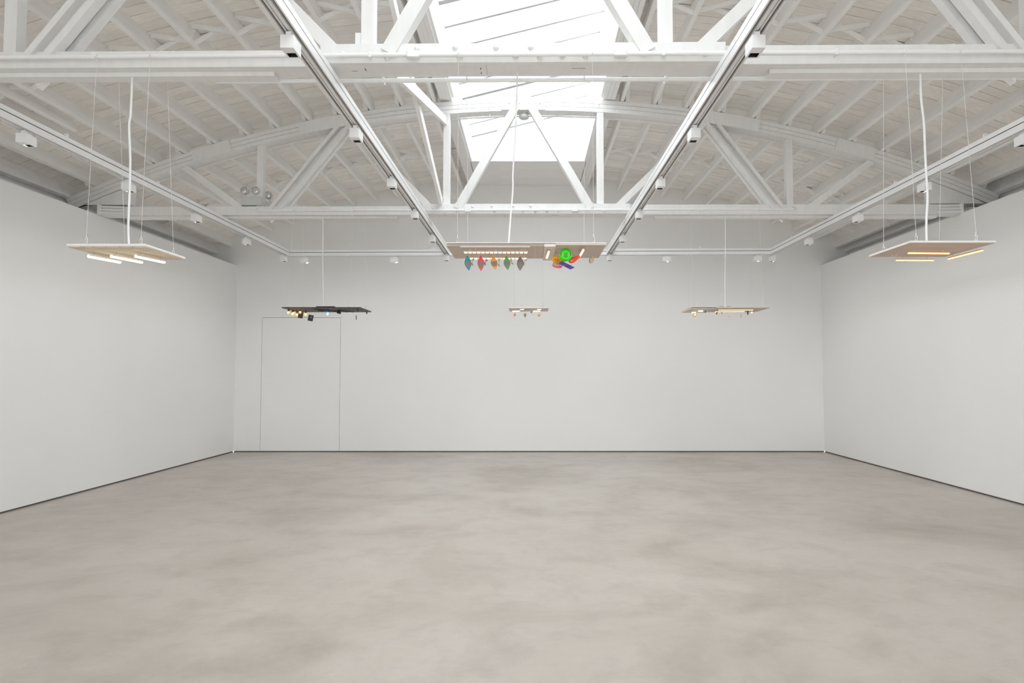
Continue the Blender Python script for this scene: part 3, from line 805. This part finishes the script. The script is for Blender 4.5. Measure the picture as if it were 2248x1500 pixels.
obj('hollow', MB().ellipsoid(a + d*.14 + Vector((0, -.0065, 0)), d.normalized()*.015, Vector((0, .003, 0)), s*.0085), mat('toy_coral', (.85, .28, .17), .4), t)
thread(t, .326, 4.51, 2.276)
t = thing('toy_raft', 'round tan toy raft with a hot pink rim, lowest left of the floats', 'toy float', (.178, 4.55, 2.222))
n_ = Vector((.12, -.50, .86)).normalized(); c_ = Vector((.179, 4.55, 2.221))
obj('rim', MB().lathe(c_-n_*.009, n_, [(0, .0), (0, .030), (.003, .0345), (.013, .0345), (.016, .032), (.016, 0)], 28), mat('hot_pink', (1.0, .12, .24), .35), t)
obj('face', MB().lathe(c_+n_*.006, n_, [(0, 0), (0, .033), (.003, .032), (.003, 0)], 28), mat('raft_tan', (.68, .56, .47), .5), t)
thread(t, .172, 4.55, 2.236)
t = thing('toy_air_mattress', 'flat violet-blue toy air mattress slanting below the green ring', 'toy float', (.235, 4.45, 2.204))
la, wa = Vector((.079, .02, -.037))/2, Vector((.0245, -.022, .008))/2
obj('mattress', MB().obox((.234, 4.45, 2.2045), la, wa, la.cross(wa).normalized()*.0025), mat('violet_blue', (.09, .07, .36), .4), t)
for u in (-.22, .68):
    obj('stripe', MB().obox(Vector((.234, 4.45, 2.2045))+la*u, la*.02, wa*1.005, la.cross(wa).normalized()*.003), mat('pale_violet', (.4, .38, .7), .5), t)
thread(t, .1845, 4.452, 2.221)
t = thing('toy_shell', 'small tan pointed shell toy at the right end of the middle board', 'toy', (.411, 4.6, 2.265))
obj('body', MB().lathe((.419, 4.6, 2.296), (-.014, -.01, -.055), [(0, .002), (.012, .008), (.026, .0165), (.036, .0185), (.046, .014), (.054, .007), (.060, .001)], 16), mat('shell_tan', (.62, .52, .40), .4), t)
obj('dark_band', MB().ellipsoid((.4045, 4.585, 2.256), (.009, 0, 0), (0, .005, 0), (0, 0, .0045)), BLACK, t)
obj('tip', MB().ellipsoid((.405, 4.592, 2.2455), (.008, 0, 0), (0, .007, 0), (0, 0, .004)), BLACK, t)
thread(t, .419, 4.6, 2.296)

# ---------------------------------------------------------------- trinkets under the three boards at the back
SOCK = mat('bulb_socket_brown', (.12, .06, .05), .5)
for i, (x, y_, z, w) in enumerate(((-3.122, 8.72, 2.275, 'leftmost'), (-3.098, 8.80, 2.262, 'second from the left'), (-3.066, 8.74, 2.266, 'third from the left'), (-3.045, 8.82, 2.256, 'fourth from the left'), (-2.985, 8.76, 2.280, 'above the dark square scrap'), (-2.920, 8.78, 2.255, 'rightmost'))):
    x += .02
    t = thing('amber_bulb', 'small glowing amber bulb under the charcoal board, '+w, 'bulb', (x, y_, z), 'amber bulbs under the charcoal board')
    obj('bulb', MB().ellipsoid((x, y_, z), (.014, 0, 0), (0, .014, 0), (0, 0, .016)), BULB, t)
    obj('socket', MB().tube([(x, y_, z+.012), (x, y_, PZ+.002)], .011, 8), SOCK, t)
def scrap(x, z, w, h, tilt, label, hole=False):
    t = thing('dark_scrap', label, 'hanging scrap', (x, 8.78, z), 'dark scraps under the charcoal board')
    a = Vector((math.cos(tilt), .15, -math.sin(tilt)))*w/2; b = Vector((math.sin(tilt), 0, math.cos(tilt)))*h/2
    obj('sheet', MB().obox((x, 8.78, z), a, b, a.cross(b).normalized()*.006), BARK, t)
    if hole: obj('round_patch', MB().ellipsoid((x+.01, 8.772, z+.008), (.011, 0, 0), (0, .002, 0), (0, 0, .013)), mat('grey_patch', (.28, .25, .24), .6), t)
    thread(t, x, 8.78, z+h*.4)
scrap(-2.965, 2.247, .058, .085, .12, 'dark square scrap hanging among the amber bulbs')
scrap(-2.835, 2.207, .062, .078, .18, 'dark folded scrap with grey patch, lowest under the charcoal board', True)
t = thing('blue_lamp', 'tiny blue lamp with a white tip under the charcoal board', 'bulb', (-2.622, 8.80, 2.27))
obj('lamp_body', MB().tube([(-2.622, 8.80, 2.264), (-2.622, 8.80, 2.285)], .013, 10), BLUE, t)
obj('lamp_tip', MB().ellipsoid((-2.624, 8.80, 2.257), (.010, 0, 0), (0, .010, 0), (0, 0, .009)), BLUEW, t)
obj('lamp_bracket', MB().tube([(-2.615, 8.80, 2.284), (-2.62, 8.80, PZ+.001)], .010, 8), mat('teal_bracket', (.05, .10, .13), .4), t)
t = thing('dark_clamp', 'dark two-pronged clamp under the right half of the charcoal board', 'clamp', (-2.468, 8.80, 2.29))
obj('jaw', MB().bar((-2.485, 8.80, PZ), (-2.490, 8.79, 2.268), .018, .02), BARK, t)
obj('jaw', MB().bar((-2.462, 8.80, PZ), (-2.462, 8.79, 2.262), .020, .02), BARK, t)
obj('lever', MB().bar((-2.45, 8.80, 2.304), (-2.37, 8.80, 2.280), .008, .006), BARK, t)
t = thing('hanging_stick', 'short reddish-brown stick hanging below the right end of charcoal board', 'stick', (-2.266, 8.85, 2.22))
obj('stick', MB().tube([(-2.266, 8.85, 2.191), (-2.266, 8.85, 2.248)], .0065, 8), mat('stick_rust', (.33, .17, .14), .6), t)
thread(t, -2.266, 8.85, 2.248)
def blob(name, x, y_, z, ax, az, m, label, cat='trinket', extra=None):
    t = thing(name, label, cat, (x, y_, z))
    obj('body', MB().ellipsoid((x, y_, z), (ax, 0, 0), (0, ax*.8, 0), (0, 0, az)), m, t)
    if extra: extra(t)
    thread(t, x, y_, z+az*.8)
    return t
blob('red_bead', -.205, 8.80, 2.253, .014, .021, mat('bead_red', (.80, .16, .04), .3), 'small red-orange bead, leftmost under the small middle board', 'bead',
     lambda t: obj('orange_dot', MB().ellipsoid((-.205, 8.790, 2.255), (.008, 0, 0), (0, .004, 0), (0, 0, .012)), mat('bead_core', (1, .5, .2), .3), t))  # lighter orange dot on the front of the bead
t = blob('seed_pod', -.072, 8.80, 2.250, .018, .020, mat('pod_tan', (.55, .40, .24), .5), 'tan seed pod with a dark tip under the small middle board', 'seed pod',
         lambda t: obj('tip', MB().lathe((-.073, 8.80, 2.236), (0, 0, -1), [(0, .011), (.014, .005), (.018, .0)], 10), mat('pod_dark', (.16, .10, .08), .5), t))
blob('pink_charm', .010, 8.80, 2.282, .014, .013, mat('charm_pink', (.62, .36, .30), .5), 'small pinkish charm with a drooping tail under the small middle board', 'charm',
     lambda t: obj('tail', MB().tube([(.014, 8.80, 2.275), (.024, 8.80, 2.262), (.022, 8.80, 2.235)], [.004, .003, .001], 6), mat('charm_tail', (.72, .60, .45), .5), t))
blob('peach_ball', .106, 8.80, 2.250, .019, .024, mat('ball_peach', (.85, .50, .24), .4), 'peach-coloured ball, rightmost under the small middle board', 'ball')
t = thing('paper_star', 'spiky orange paper star under left end of the board with amber strips', 'ornament', (2.132, 8.85, 2.252))
sp = MB(); random.seed(11)
for k in range(9):
    a = 2*PI*k/9; dv = Vector((math.cos(a)*.7, random.uniform(-.5, .5), math.sin(a)-.15)).normalized()
    sp.lathe((2.132, 8.85, 2.256), dv, [(0, .012), (.016, .008), (.030+.006*(k % 2), .0005)], 6)
obj('spikes', sp, mat('star_orange', (.85, .36, .03), .4), t)
obj('core', MB().ellipsoid((2.132, 8.845, 2.254), (.014, 0, 0), (0, .014, 0), (0, 0, .014)), BULB, t)
thread(t, 2.132, 8.85, 2.27)
WALNUT = mat('walnut_stick', (.20, .12, .07), .5)
def stick(x, y_, z0, z1, lean, r, m, label, name='wooden_peg'):
    t = thing(name, label, 'peg', (x, y_, (z0+z1)/2))
    obj('peg', MB().tube([(x+lean, y_, z0), (x, y_, (z0+z1)/2), (x-lean, y_, z1)], [r*.75, r, r], 8), m, t)
    obj('peg_tip', MB().ellipsoid((x+lean, y_, z0), (r*.8, 0, 0), (0, r*.8, 0), (0, 0, r*.8), 8, 6), m, t)
stick(2.275, 8.86, 2.285, PZ-.004, -.004, .008, WALNUT, 'short dark peg left of the step in the board with amber strips')
stick(2.432, 8.88, 2.268, PZ+.002, -.010, .010, WALNUT, 'dark wooden peg at left end of the amber strips')
stick(2.485, 8.88, 2.275, PZ+.002, .012, .008, mat('peg_orange', (.60, .30, .08), .5), 'orange-brown slanting peg beside the dark peg at the amber strips')
stick(2.830, 8.88, 2.266, PZ+.002, .001, .013, WALNUT, 'thick brown peg at right end of the amber strips')
blob('white_ball', 2.580, 8.85, 2.231, .015, .015, mat('ball_cream', (.90, .74, .60), .4), 'cream ball hanging lowest under the amber strips', 'ball')
t = thing('glass_icicle', 'slim pink translucent icicle hanging under the amber strips', 'ornament', (2.734, 8.85, 2.238))
obj('icicle', MB().lathe((2.734, 8.85, 2.268), (0, 0, -1), [(0, .003), (.012, .0075), (.035, .007), (.055, .004), (.066, .0005)], 10), mat('icicle_pink', (.85, .58, .48), .3), t)
thread(t, 2.734, 8.85, 2.266)
t = thing('pink_lamp', 'tiny pink-violet lamp right of the amber strips', 'bulb', (2.876, 8.86, 2.288))
obj('lamp_body', MB().tube([(2.876, 8.86, 2.292), (2.876, 8.86, PZ+.002)], .008, 8), WHITEMETAL, t)
obj('lamp_tip', MB().ellipsoid((2.876, 8.86, 2.286), (.010, 0, 0), (0, .010, 0), (0, 0, .009)), PINKLED, t)
